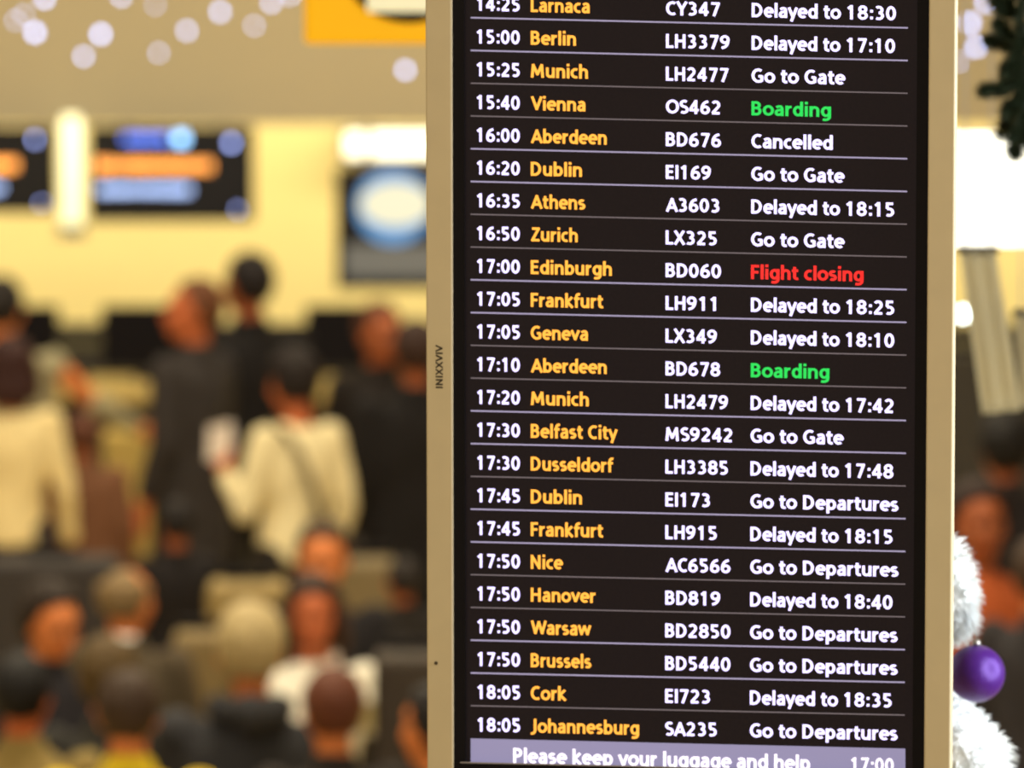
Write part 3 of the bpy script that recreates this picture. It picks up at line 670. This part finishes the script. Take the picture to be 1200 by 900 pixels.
boughs = [([tl(1085, 618), tl(1112, 655), tl(1124, 700), tl(1118, 735)], [.008, .024, .020, .012], 2200),
          ([tl(1090, 660), tl(1112, 668, -.02), tl(1118, 695, -.02)], [.01, .028, .022], 1500),
          ([tl(1085, 690), tl(1120, 722, -.01), tl(1128, 722, -.01)], [.01, .016, .012], 1300),
          ([tl(1080, 780), tl(1128, 842), tl(1160, 880), tl(1165, 915)], [.01, .020, .022, .016], 2600),
          ([tl(1085, 830), tl(1120, 870, -.03), tl(1142, 905, -.03)], [.02, .036, .036], 2300),
          ([tl(1085, 870), tl(1120, 930, -.03), tl(1160, 990, -.03)], [.02, .036, .03], 1600),
          ([tl(1085, 700), tl(1050, 740), tl(1030, 780)], [.02, .03, .02], 1200), ([tl(1080, 600), tl(1060, 640), tl(1045, 690)], [.01, .025, .02], 1000),
          ([tl(1085, 860), tl(1030, 920), tl(980, 960)], [.02, .036, .03], 1200), ([tl(1085, 950), tl(1180, 1060), tl(1220, 1120)], [.02, .04, .03], 1400),
          ([tl(1085, 950), tl(990, 1060), tl(950, 1120)], [.02, .04, .03], 1400)]
rr_ = random.Random(3)
for j in range(16):      # the wide lower tiers, below the picture
    z_ = 2.35-j*.12; L_b = .26+j*.028; an = j*2.4
    d_ = Vector((math.cos(an), math.sin(an), 0))
    boughs.append(([Vector((0, 0, z_)), d_*L_b*.5+Vector((0, 0, z_-.04)), d_*L_b+Vector((0, 0, z_-.16))], [.02, .035, .02], 1100))
for i, (pts, rad, n_) in enumerate(boughs):
    obj('bough', bough(pts, rad, n_, i+5, .018 if i < 11 else .055), M_tin, tree)
# purple bauble hung on the tree
c = at(1144, 789.5, TY-.075); R_ = 34*(TY-.075)/FPX
bau = empty('bauble', c, 'shiny purple bauble hanging on the white tinsel tree', 'bauble')
bm = bmesh.new(); bmesh.ops.create_uvsphere(bm, u_segments=48, v_segments=32, radius=R_)
obj('ball', bm, mat('purple_glitter', (.075, .010, .25, 1), .33, .3, vary=.5, scale=900, bump=.25, spec=.6), bau, True)
bm = bmesh.new(); tube(bm, [(0, 0, R_-.002), (0, 0, R_+.007)], [.006, .005], 14); obj('cap', bm, M_steel, bau, True)
bm = bmesh.new(); tube(bm, [(0, 0, R_+.006), (-.002, .02, R_+.022), (-.006, .05, R_+.03)], [.0007]*3, 6); obj('thread', bm, M_steel, bau)

# ------------------------------------------------------------------ dark pine garland, top right
GY = 11.3; M_pine = mat('pine_needles', (.020, .032, .014, 1), .6, vary=.5, scale=60)
gb = at(1215, -60, GY)
gar = empty('pine_garland', gb, 'dark green pine garland hanging in the top right corner', 'garland')
def gl(px, py, dy=0): p = at(px, py, GY)-gb; return Vector((p.x, dy, p.z))
def sprig(pts, n, seed, nl=.020, r0=.004):
    r = random.Random(seed); bm = bmesh.new(); tube(bm, pts, [r0]*len(pts), 8)
    for i in range(n):
        t = r.random()*(len(pts)-1); j = min(int(t), len(pts)-2); c = pts[j].lerp(pts[j+1], t-j); ax = (pts[j+1]-pts[j]).normalized()
        d = (Vector((r.gauss(0, 1), r.gauss(0, 1), r.gauss(0, 1))).normalized()+ax*.6).normalized()
        s = d.cross(Vector((r.random(), r.random(), r.random()))).normalized()*.0016; L = nl*r.uniform(.6, 1.2)
        v = [bm.verts.new(c-s), bm.verts.new(c+s), bm.verts.new(c+d*L)]; bm.faces.new(v)
    return bm
SP = [[(1205, -60), (1195, 20), (1198, 90), (1205, 170)], [(1195, 20), (1172, 8), (1166, -6)], [(1198, 62), (1174, 50), (1160, 48)], [(1200, 95), (1172, 104), (1152, 105)],
      [(1200, 60), (1180, 40), (1170, 28)], [(1202, 120), (1184, 138), (1176, 158)], [(1200, 40), (1186, 70), (1178, 82)], [(1204, 150), (1192, 168), (1190, 180)], [(1215, 0), (1222, 90), (1215, 200)],
      [(1210, 100), (1188, 118), (1180, 128)], [(1198, -30), (1184, -5), (1178, 14)], [(1200, 80), (1186, 92), (1180, 100)], [(1203, 130), (1196, 150), (1186, 160)]]
for i, sp in enumerate(SP):
    obj('sprig', sprig([gl(a, b, (i % 3-1)*.02) for a, b in sp], 900 if i else 1800, i+50), M_pine, gar)
bm = bmesh.new(); tube(bm, [gl(1205, -60), Vector((gl(1205, -60).x, 0, 6.3-gb.z))], [.003, .003], 6); obj('hanging_wire', bm, M_steel, gar)

# ------------------------------------------------------------------ beige drapes hanging right of the display
M_drape = mat('beige_drape', (.60, .55, .38, 1), .8, vary=.08, bump=.2)
HY = 13.0
def drape(label, top, bot, HY=13.0):
    a = at(top[0], top[2], HY); o = empty('hanging_drape', a, label, 'drape')
    L = lambda px, py: at(px, py, HY)-a
    bm = bmesh.new(); n_ = 10; q = []
    for j in range(9):
        f = j/8; x0_ = top[0]+(bot[0]-top[0])*f; x1_ = top[1]+(bot[1]-top[1])*f; y_ = top[2]+(bot[2]-top[2])*f
        q.append([bm.verts.new(L(x0_+(x1_-x0_)*i/n_, y_+ (-5*i/n_*f))+Vector((0, .01*math.sin(i*1.3)+.006*math.sin(j), 0))) for i in range(n_+1)])
    for r0_, r1_ in zip(q, q[1:]):
        for i in range(n_): bm.faces.new((r0_[i], r0_[i+1], r1_[i+1], r1_[i]))
    bmesh.ops.solidify(bm, geom=bm.faces, thickness=.006)
    obj('cloth', bm, M_drape, o, True)
    bm = bmesh.new(); p = L(top[0], top[2]); q_ = L(top[1], top[2]); tube(bm, [p+Vector((-.005, 0, 0)), q_+Vector((.005, 0, 0))], [.006, .006], 10); obj('rod', bm, M_dark, o)
    for u in (.15, .85):
        r_ = p.lerp(q_, u); bm = bmesh.new(); tube(bm, [r_, Vector((r_.x, 0, 6.3-a.z))], [.0015, .0015], 6); obj('hanging_wire', bm, M_steel, o)
drape('long beige drape slanting down right of the display, below the light box', (1124, 1167, 292), (1151, 1197, 486))
drape('beige drape cut off by the right edge of the picture', (1190, 1230, 366), (1196, 1236, 478), 13.4)

# ------------------------------------------------------------------ string lights
def bulbs(label, pts, Y, col, st, rad=3.2):
    k = Y/FPX; x0_, y0_ = pts[0][0], pts[0][1]; b = at(x0_, -30, Y)
    o = empty('light_string', b, label, 'string lights')
    m = mat('led_'+label[-14:], (.5, .5, .5, 1), .4, emit=st, ecol=col)
    loc = [at(p[0], p[1], Y)-b for p in pts]
    chain = [Vector((loc[0].x, 0, 6.3-b.z))] + [q+Vector((0, 0, .03)) for q in loc]
    bm = bmesh.new(); tube(bm, chain, [.0009]*len(chain), 6); obj('wire', bm, mat('pale_wire', (.4, .36, .25, 1), .6), o)
    for q, p in zip(loc, pts):
        r_ = rad*k*(p[2] if len(p) > 2 else 1); bm = bmesh.new(); ell(bm, q, (r_, r_, r_*1.1), 12); bo = obj('bulb', bm, m, o, True)
LED = (.42, .54, 1.0, 1)
Yl = 30.0
bulbs('string of small white lights at the top left corner', [(52, -2, 1.1), (41, 38, 1.25), (98, 66, .95)], Yl, LED, 9)
bulbs('string of small white lights second from the left edge, with one bright bulb', [(142, -4, .9), (118, 40, 1.2)], Yl+.3, LED, 9)
bulbs('string of small white lights above the middle of the information screen', [(182, 6, .6), (219, 36, 1.0), (186, 62, .75)], Yl, LED, 7.5)
bulbs('string of small white lights left of the yellow sign, ending in a faint bulb', [(258, 14, 1.1), (298, 30, .75)], Yl+.2, LED, 7.5)
bulbs('short string of small white lights touching the yellow sign edge', [(318, 3, 1.0), (340, -6, .9)], Yl-.2, LED, 7.5)
bulbs('single small white light hanging below the yellow sign', [(475, 82, 1.1)], Yl-.5, LED, 7.5)
bulbs('faint pair of small white lights at the very left edge', [(18, 24, .75), (28, 17, .75)], Yl+.4, LED, 6)
bulbs('string of small white lights between the display and the pine garland', [(1155, 3, 1.1), (1137, 27, 1.25), (1144, 55, 1.2)], Yl, LED, 9)
bulbs('lone bright white light beside the slanting beige drape', [(1128, 368, 1.3)], Yl-2.5, (.85, 1, 1, 1), 16)
bulbs('single faint white light low beside the pine garland', [(1124, 72, .7)], Yl+.1, LED, 7)
